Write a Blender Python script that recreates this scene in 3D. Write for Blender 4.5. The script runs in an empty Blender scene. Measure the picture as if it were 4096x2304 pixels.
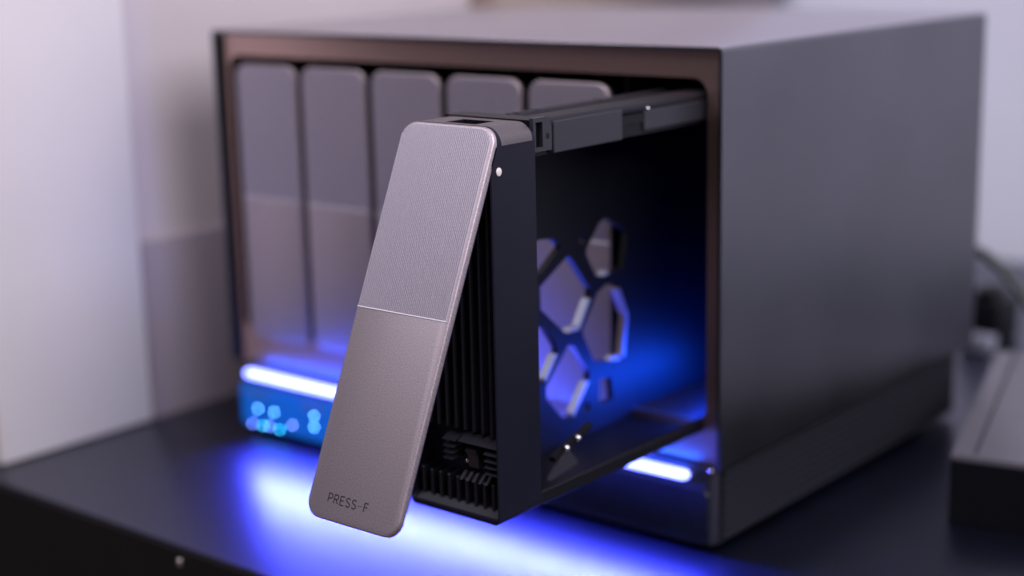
import bpy, bmesh, math, random
from mathutils import Matrix, Vector
random.seed(4)
SC = bpy.context.scene
COL = SC.collection
MM = 0.001

# ------------------------------------------------------------------ camera
cam = bpy.data.cameras.new("camera")
cam_o = bpy.data.objects.new("camera", cam)
COL.objects.link(cam_o)
SC.camera = cam_o
R_ = (0.77202946, 0.63520662, -0.02197868)
U_ = (-0.12375367, 0.18414855, 0.97507658)
F_ = (-0.62342244, 0.75006791, -0.22077726)
LOC = (0.31787101, -0.50691058, 0.24542135)
cam_o.matrix_world = Matrix(((R_[0], U_[0], -F_[0], LOC[0]),
                             (R_[1], U_[1], -F_[1], LOC[1]),
                             (R_[2], U_[2], -F_[2], LOC[2]),
                             (0, 0, 0, 1)))
cam.sensor_width = 36
cam.lens = 56.152
cam.clip_start = 0.02
cam.clip_end = 20
cam.dof.use_dof = True
cam.dof.focus_distance = 0.5135
cam.dof.aperture_fstop = 4.3
cam.dof.aperture_blades = 9

# ------------------------------------------------------------------ world / lights
world = bpy.data.worlds.new("World")
SC.world = world
world.use_nodes = True
bg = world.node_tree.nodes["Background"]
bg.inputs[0].default_value = (0.60, 0.54, 0.72, 1)
bg.inputs[1].default_value = 0.11


def area(name, loc, target, sx, sy, power, color):
    l = bpy.data.lights.new(name, 'AREA')
    l.shape = 'RECTANGLE'
    l.size, l.size_y = sx, sy
    l.energy = power
    l.color = color
    o = bpy.data.objects.new(name, l)
    COL.objects.link(o)
    o.location = loc
    o.rotation_euler = (Vector(target) - Vector(loc)).to_track_quat('-Z', 'Y').to_euler()
    return o


area("ceiling_lamp", (0.25, -0.75, 1.5), (-0.1, -0.05, 0.1), 0.9, 0.9, 17.0, (1.0, 0.90, 0.95))
area("side_fill", (1.30, -0.16, 1.12), (-0.3, -0.05, 0.1), 1.3, 1.0, 24.0, (0.98, 0.945, 0.985))  # soft lamp added at the right to brighten the white panel
area("handle_fill", (-1.25, -1.35, 1.55), (-0.1, -0.1, 0.12), 0.8, 0.8, 9.5, (0.92, 0.89, 1.0))  # soft lamp added at upper left to brighten the handle

SC.view_settings.view_transform = 'Standard'
SC.view_settings.look = 'None'
SC.view_settings.exposure = 0
SC.view_settings.gamma = 1
SC.cycles.use_denoising = True
SC.cycles.max_bounces = 8


# ------------------------------------------------------------------ materials
def mat(name, base, rough=0.5, metal=0.0, noise=0.0, nscale=400.0, bump=0.0, bscale=2500.0, spec=0.5,
        emis=None, estr=0.0, rvar=0.0, stretch=None):
    m = bpy.data.materials.new(name)
    m.use_nodes = True
    nt = m.node_tree
    b = nt.nodes["Principled BSDF"]
    b.inputs["Base Color"].default_value = (*base, 1)
    b.inputs["Roughness"].default_value = rough
    b.inputs["Metallic"].default_value = metal
    b.inputs["Specular IOR Level"].default_value = spec
    tc = nt.nodes.new("ShaderNodeTexCoord")
    mp = nt.nodes.new("ShaderNodeMapping")
    nt.links.new(tc.outputs["Object"], mp.inputs[0])
    if stretch:
        mp.inputs["Scale"].default_value = stretch
    if noise or rvar:
        n = nt.nodes.new("ShaderNodeTexNoise")
        n.inputs["Scale"].default_value = nscale
        n.inputs["Detail"].default_value = 5
        nt.links.new(mp.outputs[0], n.inputs["Vector"])
    if noise:
        r = nt.nodes.new("ShaderNodeMapRange")
        r.inputs[1].default_value, r.inputs[2].default_value = 0.3, 0.7
        r.inputs[3].default_value, r.inputs[4].default_value = 1 - noise, 1 + noise
        nt.links.new(n.outputs[0], r.inputs[0])
        mx = nt.nodes.new("ShaderNodeMix")
        mx.data_type = 'RGBA'
        mx.blend_type = 'MULTIPLY'
        mx.inputs[0].default_value = 1
        mx.inputs[6].default_value = (*base, 1)
        nt.links.new(r.outputs[0], mx.inputs[7])
        nt.links.new(mx.outputs[2], b.inputs["Base Color"])
    if rvar:
        r2 = nt.nodes.new("ShaderNodeMapRange")
        r2.inputs[1].default_value, r2.inputs[2].default_value = 0.3, 0.7
        r2.inputs[3].default_value, r2.inputs[4].default_value = rough - rvar, rough + rvar
        nt.links.new(n.outputs[0], r2.inputs[0])
        nt.links.new(r2.outputs[0], b.inputs["Roughness"])
    if bump:
        n2 = nt.nodes.new("ShaderNodeTexNoise")
        n2.inputs["Scale"].default_value = bscale
        n2.inputs["Detail"].default_value = 3
        nt.links.new(mp.outputs[0], n2.inputs["Vector"])
        bp = nt.nodes.new("ShaderNodeBump")
        bp.inputs["Strength"].default_value = bump
        bp.inputs["Distance"].default_value = 0.0002
        nt.links.new(n2.outputs[0], bp.inputs["Height"])
        nt.links.new(bp.outputs[0], b.inputs["Normal"])
    if emis:
        b.inputs["Emission Color"].default_value = (*emis, 1)
        b.inputs["Emission Strength"].default_value = estr
    return m


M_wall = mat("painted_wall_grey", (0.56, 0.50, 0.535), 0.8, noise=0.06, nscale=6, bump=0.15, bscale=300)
M_wall_low = mat("lower_band_tone", (0.27, 0.235, 0.285), 0.6, noise=0.05, nscale=8)
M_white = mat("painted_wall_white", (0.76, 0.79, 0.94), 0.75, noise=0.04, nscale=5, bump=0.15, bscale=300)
M_panel = mat("white_board", (0.79, 0.75, 0.75), 0.6, noise=0.03, nscale=12)
M_tan = mat("tan_wood", (0.30, 0.235, 0.20), 0.5, noise=0.25, nscale=20, stretch=(1, .1, 1))
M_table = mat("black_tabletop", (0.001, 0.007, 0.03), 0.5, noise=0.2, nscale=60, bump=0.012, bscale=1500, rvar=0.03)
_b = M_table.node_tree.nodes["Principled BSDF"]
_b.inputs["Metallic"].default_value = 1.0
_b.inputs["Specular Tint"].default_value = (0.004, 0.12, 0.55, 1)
_b.inputs["Coat Weight"].default_value = 1.0
_b.inputs["Coat Roughness"].default_value = 0.33
_b.inputs["Coat IOR"].default_value = 1.6
M_edge = mat("black_table_edge", (0.005, 0.004, 0.005), 0.6, spec=0.3, noise=0.2, nscale=50)
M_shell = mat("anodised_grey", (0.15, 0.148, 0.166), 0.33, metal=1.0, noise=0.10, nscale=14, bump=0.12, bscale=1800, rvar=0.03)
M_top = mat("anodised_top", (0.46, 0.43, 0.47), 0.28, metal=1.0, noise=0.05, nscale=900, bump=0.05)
M_frame = mat("warm_reflection_frame", (0.52, 0.35, 0.31), 0.38, metal=1.0, noise=0.06, nscale=900, bump=0.08)  # warm reflection put into the frame's own tint
M_plate = mat("silver_tray_face", (0.52, 0.445, 0.48), 0.47, metal=0.92, noise=0.30, nscale=2600, bump=0.10, bscale=2600)
M_grip = mat("silver_tray_grip", (0.54, 0.50, 0.58), 0.46, metal=0.9, noise=0.06, nscale=1500)
M_lit_line = mat("lit_edge_tone", (0.80, 0.77, 0.84), 0.42, metal=0.7, noise=0.05, nscale=900)  # highlight on the divider's upper edge put into a brighter metal
M_dark = mat("dark_grey_tray", (0.024, 0.022, 0.030), 0.36, metal=0.0, noise=0.12, nscale=1500, bump=0.1)
M_house = mat("housing_grey", (0.008, 0.008, 0.017), 0.38, spec=0.2, noise=0.12, nscale=1500, bump=0.1)
M_lit_cap = mat("lit_cap_tone", (0.12, 0.105, 0.115), 0.46, metal=0.5, noise=0.12, nscale=1500, bump=0.1)
M_ridge = mat("ridge_black", (0.010, 0.009, 0.013), 0.5, spec=0.25, noise=0.15, nscale=900)
M_rib = mat("rib_black", (0.009, 0.009, 0.016), 0.42, noise=0.15, nscale=900)
M_rail = mat("grey_rail", (0.032, 0.031, 0.042), 0.42, metal=0.2, noise=0.08, nscale=700)
M_black = mat("black_plastic", (0.004, 0.004, 0.006), 0.45, spec=0.25, noise=0.2, nscale=300)
M_void = mat("bay_black", (0.022, 0.022, 0.034), 0.6, spec=0.2, noise=0.2, nscale=300)
M_base = mat("dark_base", (0.06, 0.059, 0.08), 0.42, metal=0.7, noise=0.1, nscale=600)
M_glass = mat("control_panel_gloss", (0.006, 0.008, 0.016), 0.28, noise=0.2, nscale=200)
M_ink = mat("dark_ink", (0.018, 0.012, 0.022), 0.6, noise=0.1, nscale=900)
M_chrome = mat("polished_steel", (0.85, 0.83, 0.86), 0.12, metal=1.0, noise=0.03, nscale=300)
M_pin = mat("satin_pin", (0.95, 0.86, 0.84), 0.5, metal=0.3, noise=0.04, nscale=900)
M_cable = mat("dark_cable", (0.035, 0.045, 0.042), 0.5, noise=0.1, nscale=100)
M_plug = mat("grey_plug", (0.30, 0.31, 0.40), 0.4, metal=0.3, noise=0.05, nscale=100)
M_lid = mat("grey_lid", (0.17, 0.165, 0.195), 0.4, metal=0.5, noise=0.06, nscale=40)
M_strip = mat("light_strip_glow", (0.8, 0.8, 0.9), 0.4, noise=0.02, nscale=50, emis=(0.16, 0.20, 1.0), estr=7)
M_cyan = mat("icon_cyan", (0.05, 0.3, 0.5), 0.4, noise=0.02, nscale=50, emis=(0.08, 0.30, 1.0), estr=48)
M_teal = mat("icon_teal", (0.05, 0.4, 0.5), 0.4, noise=0.02, nscale=50, emis=(0.02, 0.42, 0.75), estr=34)
M_indigo = mat("icon_indigo", (0.2, 0.2, 0.6), 0.4, noise=0.02, nscale=50, emis=(0.14, 0.22, 1.0), estr=34)


# ------------------------------------------------------------------ helpers (all in millimetres)
def empty(name, loc, label, cat, group=None, rot=(0, 0, 0)):
    o = bpy.data.objects.new(name, None)
    COL.objects.link(o)
    o.empty_display_size = 0.02
    o.location = Vector(loc) * MM
    o.rotation_euler = rot
    o["label"] = label
    o["category"] = cat
    if group:
        o["group"] = group
    return o


def finish(name, bm, m, parent=None, origin=(0, 0, 0), smooth=True, kind=None, label=None):
    """bm in mm, in the coordinates of `origin` (mm) -> one object in metres"""
    bmesh.ops.remove_doubles(bm, verts=bm.verts, dist=1e-4)
    bmesh.ops.recalc_face_normals(bm, faces=bm.faces)
    me = bpy.data.meshes.new(name)
    bm.to_mesh(me)
    bm.free()
    me.transform(Matrix.Scale(MM, 4) @ Matrix.Translation(-Vector(origin)))
    me.materials.append(m)
    if smooth:
        me.shade_smooth()
        me.set_sharp_from_angle(angle=math.radians(35))
    o = bpy.data.objects.new(name, me)
    COL.objects.link(o)
    if parent is not None:
        o.parent = parent
    if kind:
        o["kind"] = kind
    if label:
        o["label"] = label
    return o


def box(bm, x0, x1, y0, y1, z0, z1, bev=0.0, seg=2):
    vs = bmesh.ops.create_cube(bm, size=1)["verts"]
    for v in vs:
        v.co = Vector(((x0 + x1) / 2 + v.co.x * (x1 - x0), (y0 + y1) / 2 + v.co.y * (y1 - y0),
                       (z0 + z1) / 2 + v.co.z * (z1 - z0)))
    if bev:
        es = list({e for v in vs for e in v.link_edges})
        bmesh.ops.bevel(bm, geom=es, offset=bev, segments=seg, affect='EDGES', profile=0.5)


def rrect(a0, a1, b0, b1, r, n=6, rb=None):
    """rounded rectangle, counter-clockwise; rb is the radius of the two lower corners"""
    pts = []
    q = r if rb is None else rb
    for cx, cy, s, r in ((a1 - r, b1 - r, 0, r), (a0 + r, b1 - r, 90, r), (a0 + q, b0 + q, 180, q), (a1 - q, b0 + q, 270, q)):
        for k in range(n + 1):
            t = math.radians(s + 90 * k / n)
            pts.append((cx + r * math.cos(t), cy + r * math.sin(t)))
    return pts


def place(axis, a, b, d):
    # axis 'x': pts=(y,z); 'y': pts=(x,z); 'z': pts=(x,y)
    return {'x': (d, a, b), 'y': (a, d, b), 'z': (a, b, d)}[axis]


def prism(bm, axis, pts, d0, d1, bev0=0.0, bev1=0.0, bn=3):
    """extrude an outline; optional rounded edges at both ends"""
    cx = sum(p[0] for p in pts) / len(pts)
    cy = sum(p[1] for p in pts) / len(pts)
    ha = max(abs(p[0] - cx) for p in pts)
    hb = max(abs(p[1] - cy) for p in pts)

    def ring(d, ins):
        return [bm.verts.new(place(axis, cx + (p[0] - cx) * (ha - ins) / ha, cy + (p[1] - cy) * (hb - ins) / hb, d))
                for p in pts]
    prof = []
    s = 1 if d1 > d0 else -1
    if bev0:
        for k in range(bn + 1):
            t = math.pi / 2 * k / bn
            prof.append((d0 + s * bev0 * (1 - math.sin(t)), bev0 * (1 - math.cos(t))))
        prof.reverse()
        prof = [(d0 + s * bev0 * (1 - math.cos(math.pi / 2 * k / bn)), bev0 * (1 - math.sin(math.pi / 2 * k / bn)))
                for k in range(bn + 1)]
    else:
        prof = [(d0, 0)]
    if bev1:
        prof += [(d1 - s * bev1 * (1 - math.sin(math.pi / 2 * k / bn)), bev1 * (1 - math.cos(math.pi / 2 * k / bn)))
                 for k in range(bn + 1)]
    else:
        prof.append((d1, 0))
    rings = [ring(d, i) for d, i in prof]
    n = len(pts)
    for a, b in zip(rings, rings[1:]):
        for k in range(n):
            bm.faces.new((a[k], a[(k + 1) % n], b[(k + 1) % n], b[k]))
    bm.faces.new(rings[0])
    bm.faces.new(rings[-1])


def holed(bm, axis, outer, holes, d0, d1):
    """plate with holes, extruded from d0 to d1"""
    tmp = bmesh.new()
    es = []
    for loop in [outer] + holes:
        vs = [tmp.verts.new(place(axis, p[0], p[1], d0)) for p in loop]
        for k in range(len(vs)):
            es.append(tmp.edges.new((vs[k], vs[(k + 1) % len(vs)])))
    bmesh.ops.triangle_fill(tmp, edges=es, use_beauty=True)
    faces = [f for f in tmp.faces]
    r = bmesh.ops.extrude_face_region(tmp, geom=faces)
    dv = Vector(place(axis, 0, 0, d1 - d0))
    bmesh.ops.translate(tmp, vec=dv, verts=[g for g in r["geom"] if isinstance(g, bmesh.types.BMVert)])
    me = bpy.data.meshes.new("tmp")
    tmp.to_mesh(me)
    tmp.free()
    bm.from_mesh(me)
    bpy.data.meshes.remove(me)


def sphere(bm, c, r, sx=1, sy=1, sz=1, u=14, v=8):
    vs = bmesh.ops.create_uvsphere(bm, u_segments=u, v_segments=v, radius=r)["verts"]
    for w in vs:
        w.co = Vector((c[0] + w.co.x * sx, c[1] + w.co.y * sy, c[2] + w.co.z * sz))


def tube(bm, pts, r, n=10):
    rings = []
    for i, p in enumerate(pts):
        p = Vector(p)
        d = (Vector(pts[min(i + 1, len(pts) - 1)]) - Vector(pts[max(i - 1, 0)])).normalized()
        a = d.cross(Vector((0, 0.3, 1))).normalized()
        b = d.cross(a)
        rings.append([bm.verts.new(p + r * (math.cos(2 * math.pi * k / n) * a + math.sin(2 * math.pi * k / n) * b))
                      for k in range(n)])
    for a, b in zip(rings, rings[1:]):
        for k in range(n):
            bm.faces.new((a[k], a[(k + 1) % n], b[(k + 1) % n], b[k]))
    bm.faces.new(rings[0])
    bm.faces.new(rings[-1])


def carve(o, cutters, bm=None):
    """subtract boxes (mm, world coordinates) and keep the result as plain mesh"""
    bm = bm or bmesh.new()
    for c in cutters:
        box(bm, *c)
    me = bpy.data.meshes.new("cut")
    bm.to_mesh(me)
    bm.free()
    me.transform(Matrix.Scale(MM, 4))
    co = bpy.data.objects.new("cut", me)
    COL.objects.link(co)
    if o.parent:
        co.location = -o.parent.location
        co.parent = o.parent
    md = o.modifiers.new("cut", 'BOOLEAN')
    md.object = co
    md.operation = 'DIFFERENCE'
    md.solver = 'EXACT'
    bpy.context.view_layer.update()
    dg = bpy.context.evaluated_depsgraph_get()
    new = bpy.data.meshes.new_from_object(o.evaluated_get(dg))
    o.modifiers.clear()
    o.data = new
    bpy.data.objects.remove(co)


def structure(o):
    o["kind"] = "structure"
    return o


# ------------------------------------------------------------------ the room round the desk
def add_box(name, m, b, parent=None, origin=(0, 0, 0), bev=0.0, seg=2, kind=None, label=None):
    bm = bmesh.new()
    box(bm, *b, bev, seg)
    return finish(name, bm, m, parent, origin, kind=kind, label=label)


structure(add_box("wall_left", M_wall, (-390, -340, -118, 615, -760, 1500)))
structure(add_box("lower_wall_band", M_wall_low, (-340, -336.5, -14, 612, -60, 93), bev=1.5))  # slightly proud, darker band along the lower wall
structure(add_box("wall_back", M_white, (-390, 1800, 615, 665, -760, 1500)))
M_floor = mat("wood_floor", (0.22, 0.145, 0.11), 0.5, noise=0.25, nscale=8, stretch=(1, .1, 1))
structure(add_box("floor", M_floor, (-2200, 1800, -2200, 665, -800, -760)))

sh = empty("wall_shelf", (-330, 440, 196), "tan wooden shelf board along the grey wall above the grey box", "shelf")
add_box("shelf_board", M_tan, (-340, -318, 250, 610, 193, 211), sh, (-330, 440, 196), bev=1)

pn = empty("white_panel", (-336, -62, 0), "tall white panel standing upright on the desk at far left", "panel")
add_box("panel_board", M_panel, (-340, -332.5, -106.5, -17, 0.3, 700), pn, (-336, -62, 0), bev=1.5)

dk = empty("desk", (0, 0, -60), "black desk top with thick front edge under the storage box", "desk")
bm = bmesh.new()
box(bm, -336, 900, -120.5, 600, -58, 0, 0.8, 3)
finish("desk_top", bm, M_table, dk, (0, 0, -60))
add_box("edge_band", M_edge, (-336, 900, -122.2, -120.5, -57, -1.2), dk, (0, 0, -60))
bm = bmesh.new()
sphere(bm, (-182.9, -122.2, -6.3), 1.7, 1, 0.5, 1)
finish("screw", bm, M_chrome, dk, (0, 0, -60))

# ------------------------------------------------------------------ network storage box
NO = (-144, 120, 0)
nas = empty("storage_box", NO, "large grey six-bay storage box with glowing blue strip along its front", "storage box")

# shell: bent sheet (top and two sides), open to the front, with a back wall
bm = bmesh.new()
t = 1.6
prof_o = [(-288, 36)] + [(-288 + 2 - 2 * math.cos(a), 198 + 2 * math.sin(a)) for a in [math.pi / 2 * k / 4 for k in range(5)]] \
    + [(-2 + 2 * math.sin(a), 198 + 2 * math.cos(a)) for a in [math.pi / 2 * k / 4 for k in range(5)]] + [(0, 36)]
prof_i = [(-t, 36), (-t, 200 - t), (-288 + t, 200 - t), (-288 + t, 36)]
prism(bm, 'y', prof_o + prof_i, 0, 236)
finish("shell", bm, M_shell, nas, NO)
bm = bmesh.new()
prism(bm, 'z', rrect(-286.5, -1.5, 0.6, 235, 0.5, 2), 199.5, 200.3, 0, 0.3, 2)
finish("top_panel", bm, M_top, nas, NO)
add_box("back_plate", M_base, (-286.4, -1.6, 234, 239, 36, 198.4), nas, NO)
add_box("floor_plate", M_base, (-286.4, -1.6, 8, 234, 36, 38), nas, NO)

# front frame with the rounded bay opening
bm = bmesh.new()
BX0, BX1, BZ0, BZ1 = -279.8, -8.4, 53.0, 188.2
holed(bm, 'y', [(-286.3, 36), (-1.7, 36), (-1.7, 198.3), (-286.3, 198.3)], [rrect(BX0, BX1, BZ0, BZ1, 6.5, 8)], 3.2, 6.0)
finish("front_frame", bm, M_frame, nas, NO)

add_box("dark_lip_strip", M_black, (-286.4, -283.4, 1.2, 3.2, 37, 198), nas, NO, bev=.4)  # black strip paints the shade inside the left shell lip
# bay liner (a dark box open to the front) and the dividers between the slots
bm = bmesh.new()
loop_o = rrect(BX0 - .2, BX1 + .2, BZ0 - .2, BZ1 + .2, 6.5, 8)
fr = [bm.verts.new((a, 6.0, b)) for a, b in loop_o]
bk = [bm.verts.new((a, 200, b)) for a, b in loop_o]
for k in range(len(fr)):
    bm.faces.new((fr[k], fr[(k + 1) % len(fr)], bk[(k + 1) % len(fr)], bk[k]))
bm.faces.new(bk)
finish("bay_liner", bm, M_void, nas, NO)
PITCH, TW = 45.1, 40.6
XR = -9.0
for k in range(5):
    xc = XR - TW - (PITCH - TW) / 2 - k * PITCH
    add_box("bay_divider", M_void, (xc - .8, xc + .8, 12, 198, BZ0, BZ1), nas, NO)

# base with its ribbed side vents, feet
bm = bmesh.new()
prism(bm, 'z', rrect(-284.5, -3.5, 0.8, 226, 4, 6), 3.0, 36.0, 0.6, 0, 2)
finish("base", bm, M_base, nas, NO)
add_box("vent_back", M_black, (-3.6, -3.35, 6, 222, 4.4, 34.6), nas, NO)
for k in range(9):
    z = 5.2 + k * 3.25
    bm = bmesh.new()
    prism(bm, 'y', [(-3.5, z), (-2.0, z + .3), (-2.0, z + 1.4), (-3.5, z + 1.7)], 7, 221)
    finish("vent_rib", bm, M_base, nas, NO)
for x in (-265, -23):
    for y in (20, 205):
        bm = bmesh.new()
        prism(bm, 'z', rrect(x - 9, x + 9, y - 9, y + 9, 8.5, 8), 0.15, 3.2)
        finish("foot", bm, M_black, nas, NO)

# control panel below the strip
bm = bmesh.new()
prism(bm, 'y', rrect(-283, -5, 3.2, 26.5, 4, 5), -0.3, 1.2, 0.5, 0, 2)
finish("control_panel", bm, M_glass, nas, NO)


M_disp = mat("lit_display", (0.004, 0.008, 0.03), 0.3, noise=0.05, nscale=80, emis=(0.0, 0.12, 0.66), estr=0.8)
bm = bmesh.new()
prism(bm, 'y', rrect(-281.5, -205, 4.2, 26.0, 3, 4), -0.45, 0.0, 0, 0)
finish("display", bm, M_disp, nas, NO)


def led(x, z, m):
    bm = bmesh.new()
    sphere(bm, (x, -0.4, z), 0.62, 1, 0.6, 1, 10, 6)
    finish("indicator_light", bm, m, nas, NO)


for x, z, m in ((-269.7, 13.4, M_cyan), (-257.9, 13.6, M_cyan), (-274.3, 4.9, M_indigo), (-266.4, 5.2, M_teal),
                (-261.8, 5.8, M_indigo), (-254.3, 5.4, M_teal), (-244.9, 9.4, M_indigo), (-229.2, 17.0, M_cyan),
                (-229.5, 11.2, M_cyan)):
    led(x, z, m)
for x0, x1, z0, z1 in ((-276, -262, 19.6, 22.6), (-236, -222, 19.0, 23.0)):
    bm = bmesh.new()
    holed(bm, 'y', rrect(x0, x1, z0, z1, 1.0, 4), [rrect(x0 + .7, x1 - .7, z0 + .7, z1 - .7, .6, 4)], -1.0, 0.2)
    finish("port_rim", bm, M_chrome, nas, NO)

# light strip: half-round diffuser bar
bm = bmesh.new()
Z0, Z1 = 29.2, 33.0
prism(bm, 'y', rrect(-276.5, -14.5, Z0, Z1, 1.85, 8), -2.6, 3.0, 1.5, 0, 4)
finish("light_strip", bm, M_strip, nas, NO)
# the diodes of the strip: lensed forward and down onto the desk
for k in range(26):
    l = bpy.data.lights.new("strip_diode", 'SPOT')
    l.energy = 0.215
    l.color = (0.066, 0.082, 1.0)
    l.shadow_soft_size = 0.0022
    l.spot_size = math.radians(124)
    l.spot_blend = 0.5
    o = bpy.data.objects.new("strip_diode", l)
    COL.objects.link(o)
    o.location = (-0.2775 + k * 0.01046, -0.0055, 0.0309)
    o.rotation_euler = Vector((0.78, -0.60, -0.22)).to_track_quat('-Z', 'Y').to_euler()
up = area("strip_wash", (-0.1455, -0.0040, 0.0336), (0, 0, 1), 0.258, 0.003, 0.075, (0.01, 0.085, 1.0))
up.rotation_euler = (math.radians(162), 0, 0)      # faint wash up onto the bezel and the trays
up.data.spread = math.radians(165)
bm = bmesh.new()
sphere(bm, (-4.2, 0.3, 34.9), 0.8)
finish("corner_pin", bm, M_chrome, nas, NO)

bloom_fill = area("bay_bloom_fill", (-0.0135, 0.030, 0.0575), (-1, 0, 0), 0.075, 0.004, 0.13, (0.005, 0.07, 1.0))  # unseen lamp added in the bay to imitate lens bloom
bloom_fill.rotation_euler = Matrix(((0, 0, 1), (1, 0, 0), (0, 1, 0))).to_euler()      # long side along y, shining toward -x
# ------------------------------------------------------------------ drive trays
PL, PT = 134.0, 2.6        # faceplate length, thickness


def plate_mesh():
    """faceplate in its own frame: hinge line at the top (z=0), front face at y=0 facing -y"""
    bm = bmesh.new()
    prism(bm, 'y', rrect(0, TW, -PL, 0, 6.0, 8), 0, PT, 0.55, 0.3, 3)
    return bm


def grip_mesh():
    bm = bmesh.new()
    n = 48
    r = 5.6
    w = (TW - 1.5) / n
    zb = -63.7
    for k in range(n):
        x0 = 0.6 + k * w
        xm = x0 + w / 2
        dx = max(0.0, r - (xm - 0.6), r - (TW - 0.9 - xm))
        zt = -0.75 - (r - math.sqrt(max(0.0, r * r - dx * dx)))
        # triangular ridge
        h = 0.34
        p = [(x0 + .16 * w, 0.02), (x0 + .34 * w, -h), (x0 + .66 * w, -h), (x0 + .84 * w, 0.02)]
        a = [bm.verts.new((q[0], q[1], zt)) for q in p]
        b = [bm.verts.new((q[0], q[1], zb)) for q in p]
        for i in range(4):
            bm.faces.new((a[i], a[(i + 1) % 4], b[(i + 1) % 4], b[i]))
        bm.faces.new(a)
        bm.faces.new(b)
    return bm


def add_plate(root, loc, rot):
    fp = finish("faceplate", plate_mesh(), M_plate, root)
    fp.location = Vector(loc) * MM
    fp.rotation_euler = rot
    finish("ribbed_grip", grip_mesh(), M_grip, fp, smooth=False, kind="stuff")
    bm = bmesh.new()
    prism(bm, 'x', [(0.1, -63.75), (-0.14, -63.8), (-0.32, -64.1), (-0.32, -64.2), (0.1, -64.3)], 0.5, TW - 0.8)
    finish("divider_line", bm, M_lit_line, fp)
    return fp


def stroke(bm, pts, w, y):
    """flat ink ribbon with mitred corners"""
    L, Rr = [], []
    n = len(pts)
    for i in range(n):
        p = Vector(pts[i])
        d0 = (p - Vector(pts[i - 1])).normalized() if i else None
        d1 = (Vector(pts[i + 1]) - p).normalized() if i < n - 1 else None
        d = ((d0 or d1) + (d1 or d0)).normalized()
        nrm = Vector((-d.y, d.x))
        k = 1.0
        if d0 and d1:
            k = 1.0 / max(0.5, nrm.dot(Vector((-d0.y, d0.x))))
        L.append(p + nrm * w / 2 * k)
        Rr.append(p - nrm * w / 2 * k)
    va = [bm.verts.new((q.x, y, q.y)) for q in L]
    vb = [bm.verts.new((q.x, y, q.y)) for q in Rr]
    for i in range(n - 1):
        bm.faces.new((va[i], va[i + 1], vb[i + 1], vb[i]))


def arc(cx, cy, rx, ry, a0, a1, n=8):
    return [(cx + rx * math.cos(math.radians(a0 + (a1 - a0) * k / n)),
             cy + ry * math.sin(math.radians(a0 + (a1 - a0) * k / n))) for k in range(n + 1)]


GL = {  # unit glyphs: width 0.56, height 1
    'P': [[(0, 0), (0, 1), (.3, 1)] + arc(.3, .73, .25, .27, 80, -80, 8) + [(.3, .46), (.04, .46)]],
    'R': [[(0, 0), (0, 1), (.3, 1)] + arc(.3, .74, .25, .26, 80, -80, 8) + [(.3, .48), (.04, .48)],
          [(.30, .43), (.56, 0)]],
    'E': [[(.52, 1), (0, 1), (0, 0), (.52, 0)], [(.05, .52), (.46, .52)]],
    'S': [arc(.28, .75, .27, .25, 25, 180, 9) + [(.06, .63), (.28, .52), (.50, .40)]
          + arc(.28, .25, .27, .25, 20, -155, 10)[1:]],
    '-': [[(0, .48), (.52, .48)]],
    'F': [[(0, 0), (0, 1), (.52, 1)], [(.05, .53), (.44, .53)]],
}


def lettering(fp):
    bm = bmesh.new()
    x, h = 8.95, 2.78
    base = -128.15
    adv = {'P': 2.62, 'R': 2.75, 'E': 2.58, 'S': 2.65, '-': 2.75, 'F': 0}
    q = 0
    for ch in "PRESS-F":
        for st in GL[ch]:
            stroke(bm, [(x + a * 3.15, base + b * h) for a, b in st], 0.20 if ch == '-' else 0.40, -0.035 - 0.004 * q)
            q += 1
        x += adv[ch]
    finish("lettering", bm, M_ink, fp, smooth=False)


CL = ["closed silver drive tray at the far left end of the storage box front",
      "closed silver drive tray second from the left edge of the storage box",
      "closed silver drive tray in the middle, half hidden by the tilted handle",
      "closed silver drive tray mostly hidden behind the top of the open tray",
      "closed silver drive tray right beside the empty dark slot"]
GRP = "drive trays in the bays of the storage box"


def copy_tree(o, parent=None):
    c = o.copy()
    COL.objects.link(c)
    if parent:
        c.parent = parent
    for ch in list(o.children):
        copy_tree(ch, c)
    return c


X1 = XR - TW - 5 * PITCH
first = empty("drive_tray", (X1 + TW / 2, 0, 53.4), CL[0], "drive tray", GRP)
add_plate(first, (-TW / 2, 3.0, 130.7), (0, 0, 0))
bm = bmesh.new()
box(bm, -TW / 2 + 1.5, TW / 2 - 1.5, 6.0, 150, 0.8, 128.5, 0.6, 1)
finish("tray_body", bm, M_black, first)
for k in range(1, 5):
    c = copy_tree(first)
    c.location.x += k * PITCH * MM
    c["label"] = CL[k]

# ------------------------------------------------------------------ the pulled-out tray
TO = (XR - TW / 2, -110, 49)
tr = empty("drive_tray", TO, "pulled-out dark drive tray with its silver handle swung open, lettered PRESS-F",
           "drive tray", GRP)
YF, YB = -123.0, -99.5
ZT, ZB = 182.8, 49.2
XL = XR - TW


def to(bm, name, m, **k):
    return finish(name, bm, m, tr, TO, **k)


# housing: rounded box, hollow at the front
bm = bmesh.new()
R0 = 6.0
outer = rrect(XL, XR, ZB, ZT, R0, 8, 2.4)
inner = rrect(XL + 1.2, XR - 1.0, ZB + 3.8, ZT - 2.2, 4.0, 8, 1.0)
inner_f = rrect(XL + 0.8, XR - 0.5, ZB + 1.6, ZT - 1.6, 4.6, 8, 1.5)


def yback(z):
    r = 4.5
    if z <= ZT - r:
        return YB
    return YB - (r - math.sqrt(max(0, r * r - (z - ZT + r) ** 2)))


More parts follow.
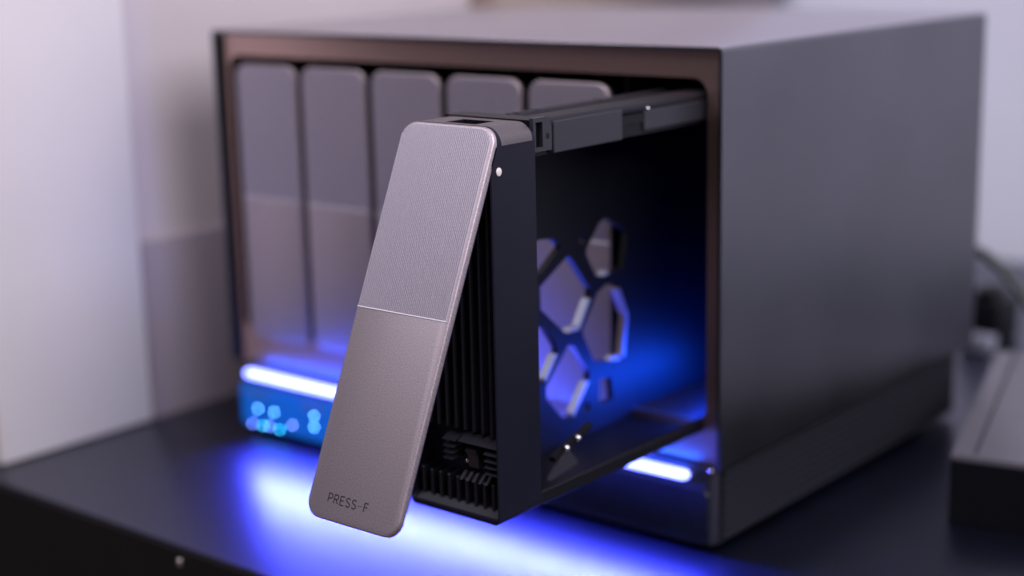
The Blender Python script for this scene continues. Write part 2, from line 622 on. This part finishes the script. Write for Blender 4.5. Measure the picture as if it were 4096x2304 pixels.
rings = []
rings.append([(a, YF + 9, b) for a, b in inner])
rings.append([(a, YF + 3.2, b) for a, b in inner])
rings.append([(a, YF, b) for a, b in inner_f])
of = rrect(XL + .4, XR - .4, ZB + .4, ZT - .4, R0 - .3, 8, 2.1)
rings.append([(a, YF, b) for a, b in of])
rings.append([(a, YF + .4, b) for a, b in outer])
rings.append([(a, yback(b) - .7, b) for a, b in outer])
ob = rrect(XL + .6, XR - .6, ZB + .6, ZT - .6, R0 - .5, 8, 2.0)
rings.append([(q[0], yback(p[1]), q[1]) for p, q in zip(outer, ob)])
vr = [[bm.verts.new(p) for p in r] for r in rings]
n = len(outer)
for a, b in zip(vr, vr[1:]):
    for k in range(n):
        bm.faces.new((a[k], a[(k + 1) % n], b[(k + 1) % n], b[k]))
bm.faces.new(vr[0])
bm.faces.new(vr[-1])
hs = to(bm, "front_housing", M_house)
SLOT = (-35.0, -21.5, -115.2, -105.6, 178.0, 190.0)
carve(hs, [SLOT])
# the upper front edge slopes back so that the open handle can lean into it
bm = bmesh.new()
prism(bm, 'x', [(-117.2, 183.5), (-114.3, 190), (-140, 190), (-140, 140), (-136.5, 139.8)], XL - 5, XR + 5)
bmesh.ops.recalc_face_normals(bm, faces=bm.faces)
carve(hs, [], bm)
# lighter cap: the lit top of the housing put into colour
arc_o = [(XR - R0 + (R0 + .12) * math.cos(t), ZT - R0 + (R0 + .12) * math.sin(t)) for t in [math.radians(2 + 88 * k / 8) for k in range(9)]] \
    + [(XL + R0 + (R0 + .12) * math.cos(t), ZT - R0 + (R0 + .12) * math.sin(t)) for t in [math.radians(90 + 88 * k / 8) for k in range(9)]]
arc_i = [(XL + R0 + (R0 - .3) * math.cos(t), ZT - R0 + (R0 - .3) * math.sin(t)) for t in [math.radians(178 - 88 * k / 8) for k in range(9)]] \
    + [(XR - R0 + (R0 - .3) * math.cos(t), ZT - R0 + (R0 - .3) * math.sin(t)) for t in [math.radians(90 - 88 * k / 8) for k in range(9)]]
bm = bmesh.new()
prism(bm, 'y', arc_o + arc_i, -117.35, -101.6)
cap = to(bm, "lit_top_cap", M_lit_cap)
carve(cap, [SLOT])
bm = bmesh.new()
prism(bm, 'x', [(YF + .3, ZB + 1.7), (YF + 3.2, ZB + 4.3), (YF + 9, ZB + 4.3), (YF + 9, ZB + 1.7)], XL + 2.4, XR - .9)
to(bm, "bottom_lip", M_rail)

# grille ribs inside the housing
nr = 9
for k in range(nr):
    x = XL + 4.4 + k * 3.95
    lo = 53.2
    for z0, z1 in ((lo, 62.5), (79.5, 171)):
        if z0 == lo and k == 0:
            z1 = 63
        bm = bmesh.new()
        box(bm, x - .55, x + .55, -120.8, -113.9, z0, z1, 0.3, 1)
        to(bm, "grille_rib", M_rib)
# latch
for z, h, x0, x1 in ((76.0, 2.0, -27.2, XR - 1.2), (73.4, 1.7, -16.0, XR - 1.2), (71.0, 1.2, -16.0, XR - 1.2),
                     (68.8, 1.1, -16.0, XR - 1.2), (66.5, 1.1, -16.0, XR - 1.2),
                     (75.6, 1.4, -34.5, -28.6), (73.2, 1.1, -34.3, -29.2), (71.0, 1.0, -34.3, -29.6), (68.8, 1.0, -34.3, -30.2)):
    bm = bmesh.new()
    prism(bm, 'x', [(-122.3, z - .2), (-119, z + h), (-114, z + h), (-114, z - .2)], x0, x1)
    to(bm, "latch_slat", M_rail)
bm = bmesh.new()
box(bm, -27.8, -16.4, -117.5, -113.9, 64.5, 76.0, 0.5, 1)
to(bm, "latch_pocket", M_black)
bm = bmesh.new()
prism(bm, 'x', [(-121.5, 72.8), (-118.5, 74.4), (-117, 74.4), (-117, 66.5), (-119.4, 66.5), (-119.8, 70.5)], -25.0, -20.5)
to(bm, "latch_hook", M_dark)
for k, x in enumerate((-27.0, -24.2, -21.6, -18.7, -16.0)):
    bm = bmesh.new()
    prism(bm, 'x', [(-121.6, 62.0), (-118.8, 64.4), (-114, 64.6), (-114, 62.0)], x - .55, x + .55)
    to(bm, "latch_tooth", M_rail)
bm = bmesh.new()
sphere(bm, (-26.2, -118.6, 68.0), 0.7)
to(bm, "latch_pin", M_chrome)

# pin on the right flank
bm = bmesh.new()
prism(bm, 'x', [(-119 + 1.3 * math.cos(2 * math.pi * k / 20), 168.8 + 1.4 * math.sin(2 * math.pi * k / 20)) for k in range(20)],
      XR - .5, XR + .25, 0, 0.12, 2)
to(bm, "hinge_pin", M_pin)

# bracket behind the housing
bm = bmesh.new()
holed(bm, 'x', [(-100.2, 172.6), (-90.4, 172.6), (-90.4, 180.2), (-91.4, 182.4), (-93.4, 183.9), (-100.2, 183.9)],
      [[(-98.9, 174.0), (-95.3, 174.0), (-95.3, 182.4), (-98.9, 182.4)]], XR - 2.2, XR - .6)
to(bm, "corner_bracket", M_rail)
bm = bmesh.new()
box(bm, XL + 1.5, XR - 2.4, -100.4, -91.0, 171, 183.3)
to(bm, "bracket_core", M_black)
bm = bmesh.new()
prism(bm, 'x', [(-92.6 + .9 * math.cos(2 * math.pi * k / 14), 177.4 + 1.0 * math.sin(2 * math.pi * k / 14)) for k in range(14)],
      XR - .8, XR - .5)
to(bm, "bracket_screw", M_black)

# right upper rail
bm = bmesh.new()
box(bm, XR - 1.6, XR - .5, -89.4, -50.2, 171.2, 181.9, 0.25, 1)
to(bm, "rail_panel", M_rail)
bm = bmesh.new()
box(bm, XR - 3.0, XR - 1.6, -90.5, 140, 171.6, 182.2)
to(bm, "side_rail", M_black)
bm = bmesh.new()
box(bm, XR - 1.6, XR - .7, -36.5, 6, 172.8, 180.2, 0.4, 1)
to(bm, "rail_catch", M_rail)
bm = bmesh.new()
sphere(bm, (XR - .6, -34.6, 180.6), 0.8)
to(bm, "rail_ball", M_chrome)
# top of the cage: two ridges with dark grooves between
bm = bmesh.new()
box(bm, -43.5, XR - 1.0, -91.5, 140, 176.0, 179.2)
to(bm, "cage_top", M_black)
for x0, x1, zt, y0 in ((-34.3, -29.8, 182.9, -86), (-22.0, XR - .8, 183.3, -91)):
    bm = bmesh.new()
    prism(bm, 'y', rrect(x0, x1, 179.0, zt, 1.9, 4), y0, 140)
    to(bm, "top_ridge", M_ridge)
for y in (-82, -71, -34):
    bm = bmesh.new()
    sphere(bm, (-32, y, 182.9), 1.5, 1, 1, .35)
    to(bm, "ridge_rivet", M_rail)

# honeycomb side wall of the cage
hexs = [
    [(-38.6, 123.6), (-36.0, 121.5), (-24.4, 107.8), (-24.6, 104.5), (-32.2, 93.4), (-40.5, 93.6), (-55.5, 106.0), (-55.8, 114.6)],
    [(-38.9, 88.9), (-35.5, 87.5), (-25.8, 74.6), (-26.2, 71.6), (-36.8, 59.2), (-43.0, 60.4), (-53.2, 71.0), (-53.0, 75.5)],
    [(-13.7, 108.0), (-19.8, 105.9), (-29.9, 93.0), (-29.3, 90.2), (-22.3, 78.2), (-2.5, 75.0), (0.5, 93.0), (-6, 106)],
    [(-13.9, 134.5), (-18.2, 133.2), (-26.6, 124.5), (-26.8, 121.8), (-20.8, 112.5), (-16.5, 111.6), (-2.5, 113.0), (0.5, 126.5)],
    [(-54.5, 132.4), (-47.8, 131.6), (-42.8, 127.8), (-54.8, 119.8), (-68, 119.8), (-68, 132)],
    [(-53.9, 99.8), (-46.0, 89.4), (-45.8, 87), (-53.6, 77.2), (-68, 77.2), (-68, 99)],
    [(-19.0, 70.5), (-11.5, 69.5), (-10.4, 60.2), (-20.0, 60.8)],
]
for r_ in ((-29.2, 128.3), (-27.6, 61.2)):
    hexs.append([(r_[0] + 2.0 * math.cos(2 * math.pi * k / 12), r_[1] + 2.0 * math.sin(2 * math.pi * k / 12)) for k in range(12)])
bm = bmesh.new()
holed(bm, 'x', [(-99, 49.6), (130, 49.6), (130, 176), (-99, 176)], hexs, XL + 6.0, XL + 3.2)
to(bm, "honeycomb_plate", M_black)
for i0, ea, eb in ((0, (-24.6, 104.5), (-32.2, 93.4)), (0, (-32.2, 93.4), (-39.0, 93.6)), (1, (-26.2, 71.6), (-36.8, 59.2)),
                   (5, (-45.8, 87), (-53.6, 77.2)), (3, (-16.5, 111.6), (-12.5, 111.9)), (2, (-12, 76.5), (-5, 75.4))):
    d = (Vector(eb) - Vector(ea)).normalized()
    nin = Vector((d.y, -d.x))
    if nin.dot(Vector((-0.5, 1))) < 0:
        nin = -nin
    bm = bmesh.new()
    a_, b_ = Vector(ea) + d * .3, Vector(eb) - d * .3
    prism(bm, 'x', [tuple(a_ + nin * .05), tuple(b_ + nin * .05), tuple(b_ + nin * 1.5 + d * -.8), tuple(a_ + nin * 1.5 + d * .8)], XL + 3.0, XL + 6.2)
    to(bm, "lit_cell_edge", M_plug)  # pale strips put the light on the lower hole edges into colour
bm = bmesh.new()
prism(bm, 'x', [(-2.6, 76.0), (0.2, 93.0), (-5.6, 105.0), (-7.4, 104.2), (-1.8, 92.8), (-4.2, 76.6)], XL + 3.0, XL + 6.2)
to(bm, "lit_cell_edge", M_plate)  # plate-toned strip paints the lit right wall of the hole
# lower rails and a plate shaped for a lit patch in the cage
bm = bmesh.new()
box(bm, XR - 3.0, XR - .8, -99.8, 130, 49.6, 54.5, 0.3, 1)
to(bm, "lower_rail", M_black)
bm = bmesh.new()
box(bm, XL + 3.3, XR - 3.0, -99.8, 130, 49.6, 50.8)
to(bm, "cage_floor", M_black)
bm = bmesh.new()
prism(bm, 'x', [(-80.3, 64.2), (-82.6, 64.0), (-92.5, 56.6), (-91.0, 55.6), (-75.4, 57.8), (-75.6, 59.0)], XR - 4.2, XR - 3.2)
to(bm, "lit_patch_plate", M_rail)
bm = bmesh.new()
prism(bm, 'x', [(-88, 63.4), (-66, 70.3), (-66, 68.8), (-88, 61.6)], XR - 6.0, XR - 3.4)
to(bm, "cross_strut", M_black)
for y, z in ((-82.2, 65.4), (-75.6, 67.4)):
    bm = bmesh.new()
    sphere(bm, (XR - 2.8, y, z), 1.25)
    to(bm, "strut_pin", M_chrome)
for y in (-82, -72):
    bm = bmesh.new()
    box(bm, XL + 6.0, XL + 7.4, y - 1.6, y + 1.6, 136, 171, 0.3, 1)
    to(bm, "inner_guide", M_rail)

# swung-out handle
TH = math.radians(-23.85)
hd = add_plate(tr, (XL - TO[0], -119.15 - TO[1], 183.1 - TO[2]), (TH, 0, 0))
hd.name = "handle"
lettering(hd)
bm = bmesh.new()
prism(bm, 'y', rrect(0.7, TW - 0.7, -PL + 5.0, -2, 5.0, 6), PT, PT + 1.1, 0, 0.3, 2)
finish("handle_backing", bm, M_dark, hd)

# ------------------------------------------------------------------ things at the right edge
BO = (32, 168, 0)
gb = empty("flat_box", BO, "flat black box with a grey lid on the desk right of the storage box", "box")
c0, c1, c2 = Vector((56, 88)), Vector((29, 5.5)).normalized(), Vector((-50, 165)).normalized()
quad = [c0, c0 + c1 * 200, c0 + c1 * 200 + c2 * 172, c0 + c2 * 172]
bm = bmesh.new()
prism(bm, 'z', [(p.x, p.y) for p in quad], 0.3, 27.5)
finish("box_body", bm, M_black, gb, BO)
bm = bmesh.new()
prism(bm, 'z', [(p.x, p.y) for p in quad], 27.5, 30.0, 0, 0.8, 2)
finish("box_lid", bm, M_lid, gb, BO)
ax = c0 + c1 * 9
bm = bmesh.new()
prism(bm, 'z', [(p.x, p.y) for p in (ax + c2 * 4, ax + c1 * 1.2 + c2 * 4, ax + c1 * 1.2 + c2 * 166, ax + c2 * 166)], 29.9, 30.3)
finish("lid_seam", bm, M_black, gb, BO)

AO = (-45, 380, 0)
ad = empty("power_adapter", AO, "black power adapter block behind the right rear corner of the storage box", "power adapter")
bm = bmesh.new()
box(bm, -64, -40, 366, 396, 0.3, 26, 2, 2)
finish("adapter_body", bm, M_black, ad, AO)
bm = bmesh.new()
box(bm, -58, -46, 370, 390, 26, 32, 1.5, 2)
finish("adapter_neck", bm, M_black, ad, AO)
PO = (-42, 348, 0)
pg = empty("cable_plug", PO, "small pale blue-grey plug on the desk in front of the black adapter", "plug")
add_box("plug_body", M_plug, (-52, -36, 344, 356, 0.3, 10), pg, PO, bev=1.5)
add_box("plug_tip", M_chrome, (-57, -52, 347, 353, 3, 7.5), pg, PO, bev=.6)

bm = bmesh.new()
cpts = [(-110, 300, 66), (-80, 300, 72), (-55, 300, 74), (-28.2, 300, 69.8), (-19.6, 300, 66.3), (-11, 300, 59.8), (0, 300, 48),
        (11, 300, 33), (22, 302, 17), (34, 306, 6), (60, 315, 3.6), (110, 330, 3.4), (200, 360, 3.4)]
fine = []
for i in range(len(cpts) - 1):
    p0, p1, p2, p3 = (Vector(cpts[max(0, min(len(cpts) - 1, i + j))]) for j in (-1, 0, 1, 2))
    for s in range(5):
        u = s / 5
        fine.append(0.5 * ((2 * p1) + (p2 - p0) * u + (2 * p0 - 5 * p1 + 4 * p2 - p3) * u * u + (3 * p1 - p0 - 3 * p2 + p3) * u ** 3))
fine.append(Vector(cpts[-1]))
CO = (0, 300, 3)
cb = empty("cable", CO, "dark cable arching down from behind the storage box at the right", "cable")
tube(bm, fine, 2.9, 10)
finish("cable_sheath", bm, M_cable, cb, CO)
